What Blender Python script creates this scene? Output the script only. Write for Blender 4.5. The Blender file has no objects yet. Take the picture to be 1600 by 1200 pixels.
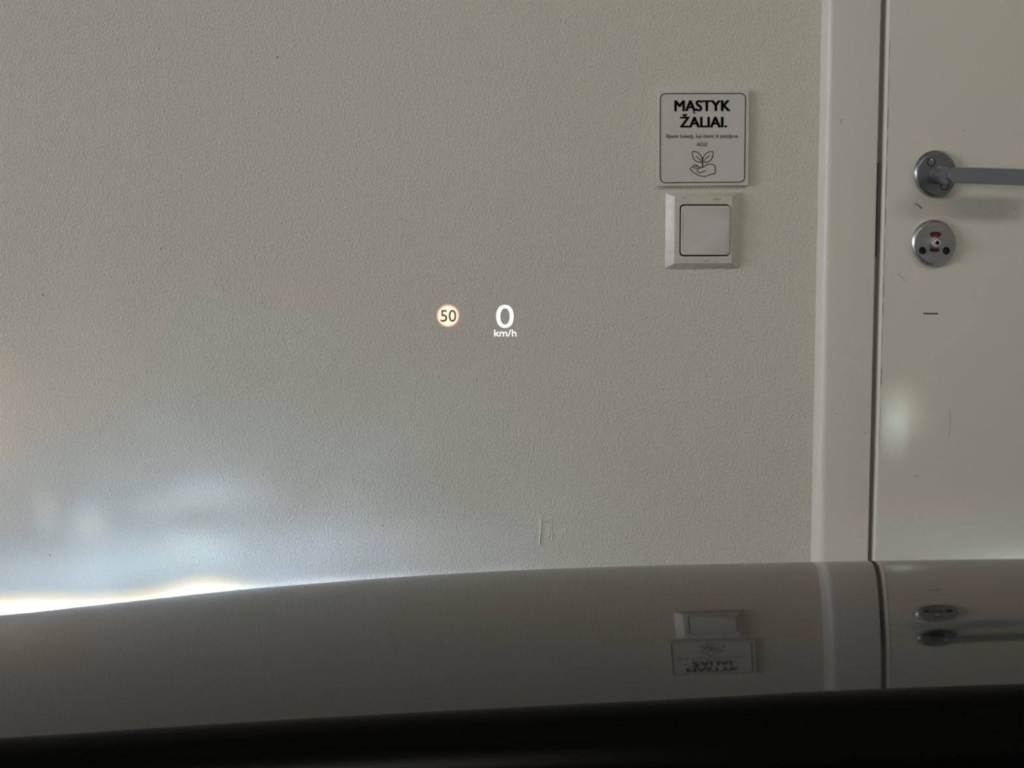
import bpy, bmesh, math, random
from mathutils import Vector, Matrix
random.seed(4)
S = bpy.context.scene
COL = S.collection

# ---------------------------------------------------------------- camera
H, D = 1.05, 1.85                    # lens height, distance from the wall plane (y = 0)
F_PX = 2700.0
YAW, PITCH, ROLL = math.radians(5.0), math.atan(240 / F_PX), 0.006
FWD_H = Vector((math.sin(YAW), math.cos(YAW), 0))
SIDE = Vector((math.cos(YAW), -math.sin(YAW), 0))
UPV = Vector((0, 0, 1))
fwd = (FWD_H * math.cos(PITCH) - UPV * math.sin(PITCH)).normalized()
up0 = SIDE.cross(fwd).normalized()
cam_r = SIDE * math.cos(ROLL) + up0 * math.sin(ROLL)
cam_u = up0 * math.cos(ROLL) - SIDE * math.sin(ROLL)
EYE = Vector((0, -D, H))
cd = bpy.data.cameras.new('camera')
cam = bpy.data.objects.new('camera', cd)
COL.objects.link(cam)
cam.matrix_world = Matrix(((cam_r.x, cam_u.x, -fwd.x, EYE.x), (cam_r.y, cam_u.y, -fwd.y, EYE.y),
                           (cam_r.z, cam_u.z, -fwd.z, EYE.z), (0, 0, 0, 1)))
cd.sensor_width = 36.0
cd.lens = F_PX / 1600 * 36
cd.clip_start = 0.01
S.camera = cam

# ---------------------------------------------------------------- world, exposure, lights
w = bpy.data.worlds.new('world')
S.world = w
w.use_nodes = True
w.node_tree.nodes['Background'].inputs[0].default_value = (0.75, 0.85, 1.0, 1)
w.node_tree.nodes['Background'].inputs[1].default_value = 0.35
S.view_settings.view_transform = 'Standard'
S.view_settings.look = 'None'
S.view_settings.gamma = 1.0
S.view_settings.use_curve_mapping = False
S.view_settings.exposure = 0.0


def area(name, loc, aim, sx, sy, power, color):
    l = bpy.data.lights.new(name, 'AREA')
    l.shape = 'RECTANGLE'
    l.size, l.size_y, l.energy, l.color = sx, sy, power, color
    o = bpy.data.objects.new(name, l)
    COL.objects.link(o)
    o.location = loc
    o.rotation_euler = (Vector(aim) - Vector(loc)).to_track_quat('-Z', 'Y').to_euler()
    return o


area('ceiling_light_lamp', (-0.75, -2.0, 2.42), (-0.75, -2.0, 0), 1.2, 0.45, 5.6, (1.0, 0.945, 0.85))
area('ceiling_light_lamp', (1.6, -2.0, 2.42), (1.6, -2.0, 0), 1.2, 0.45, 12.5, (1.0, 0.945, 0.85))
area('window_daylight', (-7.12, -3.2, 1.5), (0, -1.0, 1.2), 3.0, 1.3, 236, (0.97, 0.97, 1.0))


# ---------------------------------------------------------------- helpers
def ray(px, py):
    return (fwd * F_PX + cam_r * (px - 800) - cam_u * (py - 600)).normalized()


def at(px, py, p=0.0):
    """the point seen at pixel (px, py) on the plane that stands p metres proud of the wall"""
    d = ray(px, py)
    return EYE + d * ((-p - EYE.y) / d.y)


def car(u, d, z):
    """car frame: u to the right, d ahead of the lens, z up"""
    v = Vector((0, -D, 0)) + SIDE * u + FWD_H * d
    return Vector((v.x, v.y, z))


class MB:
    def __init__(s):
        s.v, s.f = [], []

    def add(s, vs, fs):
        b = len(s.v)
        s.v += [Vector(q) for q in vs]
        s.f += [[b + i for i in f] for f in fs]
        return s

    def loft(s, rings, cap0=True, cap1=True, closed=True):
        n = len(rings[0])
        b = len(s.v)
        for r in rings:
            s.v += [Vector(q) for q in r]
        for i in range(len(rings) - 1):
            for j in range(n if closed else n - 1):
                k = (j + 1) % n
                s.f.append([b + i * n + j, b + i * n + k, b + (i + 1) * n + k, b + (i + 1) * n + j])
        if cap0:
            s.f.append([b + j for j in range(n)][::-1])
        if cap1:
            s.f.append([b + (len(rings) - 1) * n + j for j in range(n)])
        return s

    def box(s, x0, x1, y0, y1, z0, z1):
        vs = [(x, y, z) for x in (x0, x1) for y in (y0, y1) for z in (z0, z1)]
        return s.add(vs, [[0, 1, 3, 2], [4, 6, 7, 5], [0, 4, 5, 1], [2, 3, 7, 6], [0, 2, 6, 4], [1, 5, 7, 3]])

    def grid(s, rows):
        return s.loft(rows, False, False, False)

    def build(s, name, mat, parent=None, smooth=False, angle=35, origin=None):
        me = bpy.data.meshes.new(name)
        o3 = Vector(origin) if origin is not None else Vector((0, 0, 0))
        me.from_pydata([tuple(q - o3) for q in s.v], [], s.f)
        bm = bmesh.new()
        bm.from_mesh(me)
        bmesh.ops.remove_doubles(bm, verts=bm.verts, dist=1e-6)
        bmesh.ops.recalc_face_normals(bm, faces=bm.faces)
        if smooth:
            for f in bm.faces:
                f.smooth = True
            for e in bm.edges:
                if len(e.link_faces) == 2 and e.calc_face_angle(0) > math.radians(angle):
                    e.smooth = False
        bm.to_mesh(me)
        bm.free()
        me.materials.append(mat)
        o = bpy.data.objects.new(name, me)
        COL.objects.link(o)
        o.location = o3
        if parent is not None:
            o.parent = parent
            o.location = o3 - world_loc(parent)
        return o


def world_loc(o):
    v = Vector(o.location)
    while o.parent is not None:
        o = o.parent
        v += Vector(o.location)
    return v


def empty(name, loc):
    o = bpy.data.objects.new(name, None)
    o.empty_display_size = 0.05
    o.location = loc
    COL.objects.link(o)
    return o


def tag(o, label=None, cat=None, kind=None, group=None):
    for k, v in (('label', label), ('category', cat), ('kind', kind), ('group', group)):
        if v:
            o[k] = v
    return o


def mat(name, color, rough=0.5, metal=0.0, ior=1.5, bump=None, mottle=None, spec=0.5):
    m = bpy.data.materials.new(name)
    m.use_nodes = True
    nt = m.node_tree
    b = nt.nodes['Principled BSDF']
    b.inputs['Base Color'].default_value = (*color, 1)
    b.inputs['Roughness'].default_value = rough
    b.inputs['Metallic'].default_value = metal
    b.inputs['IOR'].default_value = ior
    b.inputs['Specular IOR Level'].default_value = spec
    tc = nt.nodes.new('ShaderNodeTexCoord')
    if mottle:
        sc, amt = mottle
        n = nt.nodes.new('ShaderNodeTexNoise')
        n.inputs['Scale'].default_value = sc
        n.inputs['Detail'].default_value = 4
        nt.links.new(tc.outputs['Object'], n.inputs['Vector'])
        r = nt.nodes.new('ShaderNodeValToRGB')
        r.color_ramp.elements[0].position, r.color_ramp.elements[1].position = 0.3, 0.7
        r.color_ramp.elements[0].color = (*[c * (1 - amt) for c in color], 1)
        r.color_ramp.elements[1].color = (*[min(1, c * (1 + amt)) for c in color], 1)
        nt.links.new(n.outputs['Fac'], r.inputs['Fac'])
        nt.links.new(r.outputs['Color'], b.inputs['Base Color'])
    if bump:
        prev = None
        for sc, dist, det in bump:
            n = nt.nodes.new('ShaderNodeTexNoise')
            n.inputs['Scale'].default_value = sc
            n.inputs['Detail'].default_value = det
            nt.links.new(tc.outputs['Object'], n.inputs['Vector'])
            bp = nt.nodes.new('ShaderNodeBump')
            bp.inputs['Distance'].default_value = dist
            bp.inputs['Strength'].default_value = 1.0
            nt.links.new(n.outputs['Fac'], bp.inputs['Height'])
            if prev is not None:
                nt.links.new(prev.outputs['Normal'], bp.inputs['Normal'])
            prev = bp
        nt.links.new(prev.outputs['Normal'], b.inputs['Normal'])
    return m


def emit(name, color, strength):
    m = bpy.data.materials.new(name)
    m.use_nodes = True
    nt = m.node_tree
    nt.nodes.remove(nt.nodes['Principled BSDF'])
    e = nt.nodes.new('ShaderNodeEmission')
    e.inputs[0].default_value = (*color, 1)
    e.inputs[1].default_value = strength
    nt.links.new(e.outputs[0], nt.nodes['Material Output'].inputs[0])
    return m


def glass(name, tint, rough=0.0):
    """thin clear pane: light passes straight, Fresnel reflection on its faces"""
    m = bpy.data.materials.new(name)
    m.use_nodes = True
    nt = m.node_tree
    nt.nodes.remove(nt.nodes['Principled BSDF'])
    t = nt.nodes.new('ShaderNodeBsdfTransparent')
    t.inputs[0].default_value = (*tint, 1)
    g = nt.nodes.new('ShaderNodeBsdfGlossy')
    g.inputs['Roughness'].default_value = rough
    fr = nt.nodes.new('ShaderNodeFresnel')
    gm = nt.nodes.new('ShaderNodeNewGeometry')
    ir = nt.nodes.new('ShaderNodeMapRange')      # laminated pane: one reflection, no ghost from its far face
    ir.inputs['To Min'].default_value, ir.inputs['To Max'].default_value = 1.5, 1.0
    nt.links.new(gm.outputs['Backfacing'], ir.inputs['Value'])
    nt.links.new(ir.outputs['Result'], fr.inputs[0])
    mx = nt.nodes.new('ShaderNodeMixShader')
    nt.links.new(fr.outputs[0], mx.inputs[0])
    nt.links.new(t.outputs[0], mx.inputs[1])
    nt.links.new(g.outputs[0], mx.inputs[2])
    nt.links.new(mx.outputs[0], nt.nodes['Material Output'].inputs[0])
    return m


M = {}
M['wall'] = mat('wall_paint', (0.66, 0.64, 0.565), 0.55, bump=[(420, 0.0010, 2), (150, 0.0004, 2)], mottle=(3, 0.015))
M['trim'] = mat('trim_paint', (0.66, 0.635, 0.575), 0.4, bump=[(60, 0.0006, 2), (500, 0.0002, 1)])
M['door'] = mat('door_paint', (0.65, 0.635, 0.56), 0.42, bump=[(260, 0.00035, 2)], mottle=(4, 0.02))
M['other'] = mat('garage_paint', (0.55, 0.54, 0.5), 0.7)
M['floor'] = mat('concrete', (0.22, 0.215, 0.205), 0.6, mottle=(5, 0.15), bump=[(40, 0.001, 4)])
M['gap_shade'] = mat('grey_gap_shade', (0.42, 0.405, 0.33), 0.6)  # olive grey carries the shade of the door gap
M['black'] = mat('recess_shade_black', (0.004, 0.004, 0.004), 0.7)  # near-black colour for the dark inside recesses
M['metal'] = mat('satin_steel', (0.29, 0.305, 0.32), 0.30, 1.0, bump=[(900, 0.00006, 1)])
M['metal_dark'] = mat('satin_steel_lever', (0.31, 0.34, 0.38), 0.38, 1.0, bump=[(900, 0.00006, 1)])
M['screw'] = mat('dark_screw_and_gap', (0.05, 0.05, 0.05), 0.35, 0.9)
M['spindle'] = mat('pale_spindle', (0.75, 0.71, 0.66), 0.4, 0.3)
M['red'] = mat('red_enamel', (0.12, 0.012, 0.016), 0.45)
M['scuff'] = mat('scuff_rubber', (0.07, 0.055, 0.04), 0.8)
M['chip'] = mat('bare_wood_chip', (0.15, 0.105, 0.075), 0.8)
M['speck'] = mat('wall_speck', (0.16, 0.15, 0.14), 0.8)
M['acrylic'] = mat('sign_acrylic', (0.65, 0.64, 0.585), 0.3, mottle=(30, 0.03))
M['print'] = mat('sign_paper', (0.63, 0.61, 0.585), 0.45)
M['ink'] = mat('black_ink', (0.008, 0.009, 0.008), 0.5)
M['frame'] = mat('switch_frame_plastic', (0.62, 0.60, 0.54), 0.35, bump=[(160, 0.0005, 3)], mottle=(120, 0.06))
M['rocker'] = mat('switch_rocker_plastic', (0.64, 0.625, 0.585), 0.32)
M['hud'] = emit('display_white', (1.0, 0.97, 0.94), 1.5)
M['hud_cream'] = emit('display_cream', (1.0, 0.86, 0.67), 1.15)
M['hud_red'] = emit('display_red', (0.72, 0.36, 0.26), 1.0)
M['hud_brown'] = emit('display_brown', (0.13, 0.075, 0.04), 1.0)
M['paint'] = mat('car_paint', (0.005, 0.005, 0.0045), 0.05, spec=0.0)
nt = M['paint'].node_tree            # dark lacquer under a film of dust: Fresnel gloss, a little dimmed
g_ = nt.nodes.new('ShaderNodeBsdfGlossy')
g_.inputs['Color'].default_value = (0.72, 0.72, 0.71, 1)
g_.inputs['Roughness'].default_value = 0.035
f_ = nt.nodes.new('ShaderNodeFresnel')
f_.inputs['IOR'].default_value = 1.46
m_ = nt.nodes.new('ShaderNodeMixShader')
nt.links.new(f_.outputs[0], m_.inputs[0])
nt.links.new(nt.nodes['Principled BSDF'].outputs[0], m_.inputs[1])
nt.links.new(g_.outputs[0], m_.inputs[2])
nt.links.new(m_.outputs[0], nt.nodes['Material Output'].inputs[0])
M['plastic'] = mat('black_plastic', (0.002, 0.0023, 0.0026), 0.6, spec=0.03)
M['lip'] = mat('rubber_lip', (0.002, 0.002, 0.002), 0.8, spec=0.0)
nt = M['lip'].node_tree              # dull rubber: only a weak sheen at grazing angles
g_ = nt.nodes.new('ShaderNodeBsdfGlossy')
g_.inputs['Color'].default_value = (0.17, 0.17, 0.17, 1)
g_.inputs['Roughness'].default_value = 0.25
f_ = nt.nodes.new('ShaderNodeFresnel')
f_.inputs['IOR'].default_value = 1.4
m_ = nt.nodes.new('ShaderNodeMixShader')
nt.links.new(f_.outputs[0], m_.inputs[0])
nt.links.new(nt.nodes['Principled BSDF'].outputs[0], m_.inputs[1])
nt.links.new(g_.outputs[0], m_.inputs[2])
nt.links.new(m_.outputs[0], nt.nodes['Material Output'].inputs[0])
M['dash'] = mat('dash_skin', (0.004, 0.0045, 0.005), 0.8, bump=[(700, 0.0003, 2)], spec=0.03)
M['glass'] = glass('windscreen_glass', (0.985, 0.99, 0.985))
M['lens'] = glass('lamp_lens', (0.97, 0.98, 0.99))
M['pane'] = glass('window_glass', (0.97, 0.98, 0.98))
M['chrome'] = mat('lamp_reflector', (0.8, 0.8, 0.8), 0.15, 1.0)
M['lampglow'] = emit('lamp_emitter', (0.9, 0.95, 1.0), 6)
M['diffuser'] = emit('light_diffuser', (1.0, 0.95, 0.85), 3)
M['tyre'] = mat('tyre_rubber', (0.015, 0.015, 0.015), 0.8)


# pixel outlines -------------------------------------------------------------
def circle_px(cx, cy, rx, ry=None, n=40, a0=0.0):
    ry = ry or rx
    return [(cx + rx * math.cos(a0 + 2 * math.pi * i / n), cy + ry * math.sin(a0 + 2 * math.pi * i / n)) for i in range(n)]


def rrect_px(c, r, n=6):
    """rounded quadrilateral from its corners TL, TR, BR, BL"""
    out = []
    for i in range(4):
        p, a, b = Vector(c[i]), Vector(c[i - 1]), Vector(c[(i + 1) % 4])
        ua, ub = (a - p).normalized(), (b - p).normalized()
        p0, p1 = p + ua * r, p + ub * r
        for k in range(n + 1):
            t = k / n
            out.append(tuple((1 - t) ** 2 * p0 + 2 * t * (1 - t) * (p * 0.85 + (p0 + p1) * 0.075) + t * t * p1))
    return out


def inset_px(o, k):
    n = len(o)
    area2 = sum(o[i][0] * o[(i + 1) % n][1] - o[(i + 1) % n][0] * o[i][1] for i in range(n))
    sgn = 1 if area2 > 0 else -1
    out = []
    for i in range(n):
        a, b, c = Vector(o[i - 1]), Vector(o[i]), Vector(o[(i + 1) % n])
        d1, d2 = (b - a), (c - b)
        if d1.length < 1e-9:
            d1 = d2
        if d2.length < 1e-9:
            d2 = d1
        d1.normalize()
        d2.normalize()
        nn = Vector((-(d1.y + d2.y), d1.x + d2.x))
        nn = nn.normalized() if nn.length > 1e-6 else Vector((-d1.y, d1.x))
        dot = max(0.5, nn.dot(Vector((-d1.y, d1.x))))
        q = b + nn * (sgn * k / dot)
        out.append((q.x, q.y))
    return out


def R3(outline, p):
    return [at(x, y, p) for x, y in outline]


def prism(mb, outline, steps, cap0=False):
    """outline lofted through (inset in pixels, protrusion in metres) steps"""
    mb.loft([R3(inset_px(outline, k) if k else outline, p) for k, p in steps], cap0, True)
    return mb


def stroke_px(mb, pts, wid, p, thick=0.00025, closed=False, ridge=False):
    """a flat line of ink along pixel points"""
    pts = [Vector(q) for q in pts]
    n = len(pts)
    L, Rr = [], []
    for i in range(n):
        a = pts[i - 1] if (i > 0 or closed) else pts[i]
        b = pts[(i + 1) % n] if (i < n - 1 or closed) else pts[i]
        d = (b - a).normalized()
        nn = Vector((-d.y, d.x)) * wid / 2
        L.append(pts[i] + nn)
        Rr.append(pts[i] - nn)
    rows = [[at(*L[i], p), at(*L[i], p + thick), at(*Rr[i], p + thick), at(*Rr[i], p)] for i in range(n)]
    if ridge:
        rows = [[at(*L[i], p), at(*((L[i] + Rr[i]) / 2), p + thick), at(*Rr[i], p)] for i in range(n)]
    if closed:
        rows.append(rows[0])
        mb.loft(rows, False, False)
    else:
        mb.loft(rows, True, True)
    return mb


def smooth_pts(pts, closed=False, k=4):
    pts = [Vector(q) for q in pts]
    n = len(pts)
    out = []
    for i in range(n if closed else n - 1):
        p1, p2 = pts[i], pts[(i + 1) % n]
        p0 = pts[i - 1] if (i > 0 or closed) else p1
        p3 = pts[(i + 2) % n] if (i < n - 2 or closed) else p2
        for j in range(k):
            t = j / k
            q = 0.5 * (2 * p1 + (p2 - p0) * t + (2 * p0 - 5 * p1 + 4 * p2 - p3) * t * t + (3 * p1 - p0 - 3 * p2 + p3) * t ** 3)
            out.append((q.x, q.y))
    if not closed:
        out.append(tuple(pts[-1]))
    return out


def text_raw(body, offset=0.0):
    cu = bpy.data.curves.new('t', 'FONT')
    cu.body = body
    cu.offset = offset
    cu.resolution_u = 4
    o = bpy.data.objects.new('t', cu)
    COL.objects.link(o)
    dg = bpy.context.evaluated_depsgraph_get()
    me = bpy.data.meshes.new_from_object(o.evaluated_get(dg))
    vs = [v.co.copy() for v in me.vertices]
    fs = [list(p.vertices) for p in me.polygons]
    bpy.data.objects.remove(o)
    bpy.data.curves.remove(cu)
    bpy.data.meshes.remove(me)
    return vs, fs


def text_px(name, body, x0, x1, ytop, ybase, m, parent, p, offset=0.0, ref='M', slope=0.0, thick=0.0003, bold=0.0, surf=None):
    """lettering: from x0 to x1, its capitals from ytop down to ybase, raised by thick"""
    vs, fs = text_raw(body, offset)
    rv, _ = text_raw(ref, offset)
    cap = max(v.y for v in rv)
    lo = min(v.y for v in rv)
    ax, bx = min(v.x for v in vs), max(v.x for v in vs)

    def put(v, pp):
        x = x0 + (v.x - ax) / (bx - ax) * (x1 - x0)
        y = ybase - (v.y - lo) / (cap - lo) * (ybase - ytop) + slope * (x - x0)
        return (surf or at)(x + dx, y + dy, pp)
    n = len(vs)
    cnt = {}
    for f in fs:
        for i in range(len(f)):
            a, b = f[i], f[(i + 1) % len(f)]
            cnt[(a, b)] = 1
    sides = [[a, b, b + n, a + n] for (a, b) in cnt if (b, a) not in cnt]
    mb = MB()
    q_ = bold * 0.45
    for dx, dy in (((-bold, -q_), (-bold, q_), (bold, -q_), (bold, q_), (-bold / 3, 0), (bold / 3, 0)) if bold else ((0.0, 0.0),)):
        mb.add([put(v, p + thick) for v in vs] + [put(v, p) for v in vs], fs + sides)
    return mb.build(name, m, parent, origin=world_loc(parent) if parent else None)


# ---------------------------------------------------------------- setting
def vline(top, bot, p):
    """a straight upright edge through two pixels at protrusion p -> x at any height"""
    a, b = at(*top, p), at(*bot, p)
    s = (a.x - b.x) / (a.z - b.z)
    return lambda z: b.x + s * (z - b.z)


edge_bevel0 = vline((1284, 0), (1266.5, 875), 0.0)
edge_bevel1 = vline((1288, 0), (1270, 875), 0.0025)
edge_bevel2 = vline((1299, 0), (1284.5, 875), 0.011)
edge_face = vline((1304, 0), (1290, 875), 0.0125)
edge_in = vline((1377, 0), (1356.3, 875), 0.0125)
edge_leaf = vline((1391.5, 0), (1369, 875), 0.016)
Z0, Z1 = 0.0, 2.08
CEIL = 2.5
XL, XR, YB = -7.0, 3.2, -6.0
x_open = edge_face(1.0) + 0.01
DOOR_W = 0.82
x_open_r = x_open + DOOR_W + 0.07

mb = MB()
xl_in = x_open - 0.002
# front face is laid as a fine-enough quad set, with real thickness behind
mb.box(XL, xl_in, 0.0, 0.14, 0, CEIL)
mb.box(x_open_r, XR, 0.0, 0.14, 0, CEIL)
mb.box(xl_in, x_open_r, 0.0, 0.14, Z1, CEIL)
wall = tag(mb.build('wall_front', M['wall']), kind='structure')


def rpt(o):
    return wall if o is None else o


# small things under and on the wall paint
mb = MB()
imp = smooth_pts([(845.5, 818), (854, 812), (862.5, 813), (863.5, 829), (862.5, 845), (853, 842), (844, 841), (844.5, 829)], True, 3)
prism(mb, imp, [(0, -0.0002), (0.4, 0.0006), (2.2, 0.0003)])
for pts, wd, th in (([(846, 812), (845.5, 818), (845, 829), (844, 840), (843.5, 852)], 3.0, 0.0015), ([(829, 819.5), (831, 821), (834, 818.5)], 2.6, 0.0008), ([(848, 816), (853, 812.5), (860, 813)], 2.4, 0.0007),
                    ([(860, 816), (859, 830), (856, 842)], 2.6, 0.0008), ([(883.5, 826), (884, 832)], 2.6, 0.0008), ([(835, 833), (834, 843)], 2.6, 0.0007), ([(842, 849), (846, 853), (852, 852), (858, 855)], 2.4, 0.0006),
                    ([(848, 806), (850, 801), (855, 798)], 2.2, 0.0005), ([(866, 818), (872, 815), (879, 818)], 2.2, 0.0005), ([(870, 850), (876, 852)], 2.2, 0.0005)):
    stroke_px(mb, smooth_pts(pts), wd, 0.0, th, ridge=True)
mb.build('paint_blister', M['wall'], wall)
mb = MB()
for x, y, l in ((433.5, 90, 2.4), (251.5, 389, 2.2), (66.5, 461, 2.0), (78, 868, 1.6), (598, 822, 1.4)):
    stroke_px(mb, [(x + 0.6, y - l), (x, y), (x - 0.5, y + l * 0.5)], 1.5, 0.0, 0.0002)
o = mb.build('dirt_speck', M['speck'], wall)
o['kind'] = 'stuff'

tag(MB().box(XL - 0.2, XR + 0.2, YB - 0.2, 0.2, -0.12, 0.0).build('floor', M['floor']), kind='structure')
tag(MB().box(XL - 0.2, XR + 0.2, YB - 0.2, 0.2, CEIL, CEIL + 0.12).build('ceiling', M['other']), kind='structure')
tag(MB().box(XR, XR + 0.15, YB, 0.14, 0, CEIL).build('wall_right', M['other']), kind='structure')
tag(MB().box(XL, XR, YB - 0.15, YB, 0, CEIL).build('wall_back', M['other']), kind='structure')
wy0, wy1, wz0, wz1 = -4.75, -1.65, 0.85, 2.2
mb = MB()
mb.box(XL - 0.15, XL, YB, wy0, 0, CEIL).box(XL - 0.15, XL, wy1, 0.14, 0, CEIL)
mb.box(XL - 0.15, XL, wy0, wy1, 0, wz0).box(XL - 0.15, XL, wy0, wy1, wz1, CEIL)
tag(mb.build('wall_left', M['other']), kind='structure')
mb = MB()
for a, b, c, d in ((wy0, wy1, wz0, wz0 + .05), (wy0, wy1, wz1 - .05, wz1), (wy0, wy0 + .05, wz0 + .05, wz1 - .05),
                   (wy1 - .05, wy1, wz0 + .05, wz1 - .05), (-3.225, -3.175, wz0 + .05, wz1 - .05)):
    mb.box(XL - 0.1, XL - 0.04, a, b, c, d)
win = tag(mb.build('window_1', M['trim']), kind='structure')
for a, b in ((wy0 + .05, -3.225), (-3.175, wy1 - .05)):
    MB().box(XL - 0.072, XL - 0.068, a, b, wz0 + .05, wz1 - .05).build('pane', M['pane'], win)

# door casing: bevelled bead, flat face, then the rebate with its shade-toned strip and black latch piece
mb = MB()


def col(fn, p, z):
    return Vector((fn(z), -p, z))


rows = []
for z in [Z0 + (Z1 + 0.06 - Z0) * i / 40 for i in range(41)]:
    jx = lambda a: a * (math.sin(z * 37) + math.sin(z * 91 + 1) + math.sin(z * 153 + 2)) * 0.00022
    rows.append([col(edge_bevel0, -0.001, z), col(edge_bevel0, 0.0, z), col(edge_bevel1, 0.003, z) + Vector((jx(1), 0, 0)),
                 (col(edge_bevel1, 0.008, z) * 0.55 + col(edge_bevel2, 0.0095, z) * 0.45), col(edge_bevel2, 0.0115, z) + Vector((jx(1), 0, 0)),
                 col(edge_face, 0.0125, z), col(edge_in, 0.0125, z) - Vector((0.001, 0, 0)), col(edge_in, 0.0115, z),
                 col(edge_in, -0.022, z), col(edge_in, -0.022, z) + Vector((0.02, 0, 0)), col(edge_in, -0.10, z) + Vector((0.02, 0, 0)),
                 col(edge_bevel0, -0.10, z) + Vector((0.02, 0, 0))])
mb.loft(rows)
trim = tag(mb.build('trim_1', M['trim'], smooth=True, angle=30), kind='structure')
# strip filling the rebate, the shade of the gap put into its grey
mb = MB()
rows = []
for z in (Z0, 0.9, 1.1, Z1):
    x = edge_in(z)
    rows.append([Vector((x + 0.0003, 0.021, z)), Vector((x + 0.0003, -0.0045, z)), Vector((x + 0.0125, -0.0045, z)), Vector((x + 0.0125, 0.021, z))])
mb.loft(rows)
mb.build('gap_shade_strip', M['gap_shade'], trim)
za, zb = at(1373, 254, 0).z, at(1370, 401, 0).z
mb = MB()
rows = []
for z in (zb, za):
    x = edge_in(z)
    rows.append([Vector((x + 0.0002, 0.0045, z)), Vector((x + 0.0002, -0.0085, z)), Vector((x + 0.0022, -0.0085, z)), Vector((x + 0.0022, 0.0025, z)),
                 Vector((x + 0.0115, 0.0025, z)), Vector((x + 0.0115, 0.0045, z))])
mb.loft(rows)
mb.build('latch_hole_shade', M['black'], trim)  # solid black piece, the darkness of the latch hole put into its colour
tag(MB().box(edge_bevel0(2.1), x_open_r + 0.07, -0.0125, -0.0002, Z1 - 0.003, Z1 + 0.07).build('trim_2', M['trim']), kind='structure')
tag(MB().box(x_open_r - 0.012, x_open_r + 0.07, -0.0125, -0.0002, 0, Z1 - 0.004).build('trim_3', M['trim']), kind='structure')

# door leaf -------------------------------------------------------------------
PD = 0.016
mb = MB()
rows = []
xr = x_open_r - 0.014
for z in [0.008 + (Z1 - 0.014 - 0.008) * i / 30 for i in range(31)]:
    e = edge_leaf(z)
    wv = 0.00015 * math.sin(z * 70) + 0.0001 * math.sin(z * 170)
    prof = [(e - 0.0028, 0.03), (e - 0.0028 + wv, -0.0005), (e - 0.0026 + wv, -PD + 0.004), (e - 0.0022 + wv, -PD + 0.0015), (e - 0.0010 + wv, -PD + 0.0003),
            (e + 0.0004, -PD), (xr - 0.0015, -PD), (xr, -PD + 0.0015), (xr, 0.03)]
    rows.append([Vector((x, y, z)) for x, y in prof])
mb.loft(rows)
door = tag(mb.build('door_1', M['door'], smooth=True, angle=50), kind='structure')

# worn edge: bare wood showing along the corner of the leaf
mb = MB()
z = at(1390, 60, PD).z
zend = at(1376, 640, PD).z
while z > zend:
    ln = random.uniform(0.015, 0.06)
    wd = random.uniform(0.0002, 0.0006)
    e0, e1 = edge_leaf(z), edge_leaf(z - ln)
    mb.add([(e0 + 0.0002, -PD - 0.00008, z), (e0 + 0.0003 + wd, -PD - 0.00008, z - ln * 0.3), (e1 + 0.0002 + wd, -PD - 0.00008, z - ln * 0.8), (e1 + 0.0001, -PD - 0.00008, z - ln),
            (e0 + 0.0002, -PD + 0.0001, z), (e0 + 0.0003 + wd, -PD + 0.0001, z - ln * 0.3), (e1 + 0.0002 + wd, -PD + 0.0001, z - ln * 0.8), (e1 + 0.0001, -PD + 0.0001, z - ln)],
           [[0, 1, 2, 3], [0, 4, 5, 1], [1, 5, 6, 2], [2, 6, 7, 3], [3, 7, 4, 0]])
    z -= ln + random.choice((0.0, 0.0, 0.0, 0.006, 0.015))
o = mb.build('paint_chip', M['chip'], door)
o['kind'] = 'stuff'
for pts, wd in (([(1429.5, 318.2), (1433.5, 319.8), (1437, 322.5), (1440, 325.8)], 1.6), ([(1442.8, 489.6), (1450, 490.2), (1465.5, 490)], 2.4)):
    stroke_px(MB(), smooth_pts(pts), wd, PD, 0.00012).build('scuff_mark', M['scuff'], door)
M['faint'] = mat('faint_scuff', (0.34, 0.32, 0.28), 0.6)
for pts, wd in (([(1427, 744), (1431, 744.3), (1435.5, 743.6)], 1.3), ([(1585.5, 327.5), (1588, 324)], 1.0), ([(1403.5, 428), (1409, 433.5), (1414.5, 438.5)], 0.8),
                ([(1314, 185), (1314.5, 195)], 1.0), ([(1504, 203.5), (1508, 204.2)], 1.0), ([(1484, 641), (1485, 660), (1483.5, 680)], 0.9)):
    if pts[0][0] < 1370:
        stroke_px(MB(), pts, wd, 0.0125, 0.00012).build('scuff_mark', M['faint'], trim)
    else:
        stroke_px(MB(), pts, wd, PD, 0.00012).build('scuff_mark', M['faint'], door)
mb = MB()
for x, y, pl in ((1268.5, 821, 0.0), (1346, 838, 0.0125), (1306, 646.5, 0.0125), (1351, 677, 0.0125)):
    prism(mb, circle_px(x, y, 0.9, n=8), [(0, pl - 0.0001), (0.2, pl + 0.0003)])
o = mb.build('dirt_speck', M['speck'], trim)
o['kind'] = 'stuff'


def plate_with_holes(outer_px, holes, p, depth):
    """flat metal face at p with sunk holes (walls included), as triangles"""
    bm = bmesh.new()
    edges = []
    loops = []
    for lo in [outer_px] + holes:
        vs = [bm.verts.new(at(x, y, p)) for x, y in lo]
        loops.append(vs)
        for i in range(len(vs)):
            edges.append(bm.edges.new((vs[i], vs[(i + 1) % len(vs)])))
    bmesh.ops.triangle_fill(bm, use_beauty=True, edges=edges)
    for lo, vs in zip(holes, loops[1:]):
        low = [bm.verts.new(at(x, y, p - depth)) for x, y in lo]
        for i in range(len(vs)):
            k = (i + 1) % len(vs)
            bm.faces.new((vs[i], vs[k], low[k], low[i]))
    bm.verts.index_update()
    out = ([v.co.copy() for v in bm.verts], [[v.index for v in f.verts] for f in bm.faces])
    bm.free()
    return out


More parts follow.
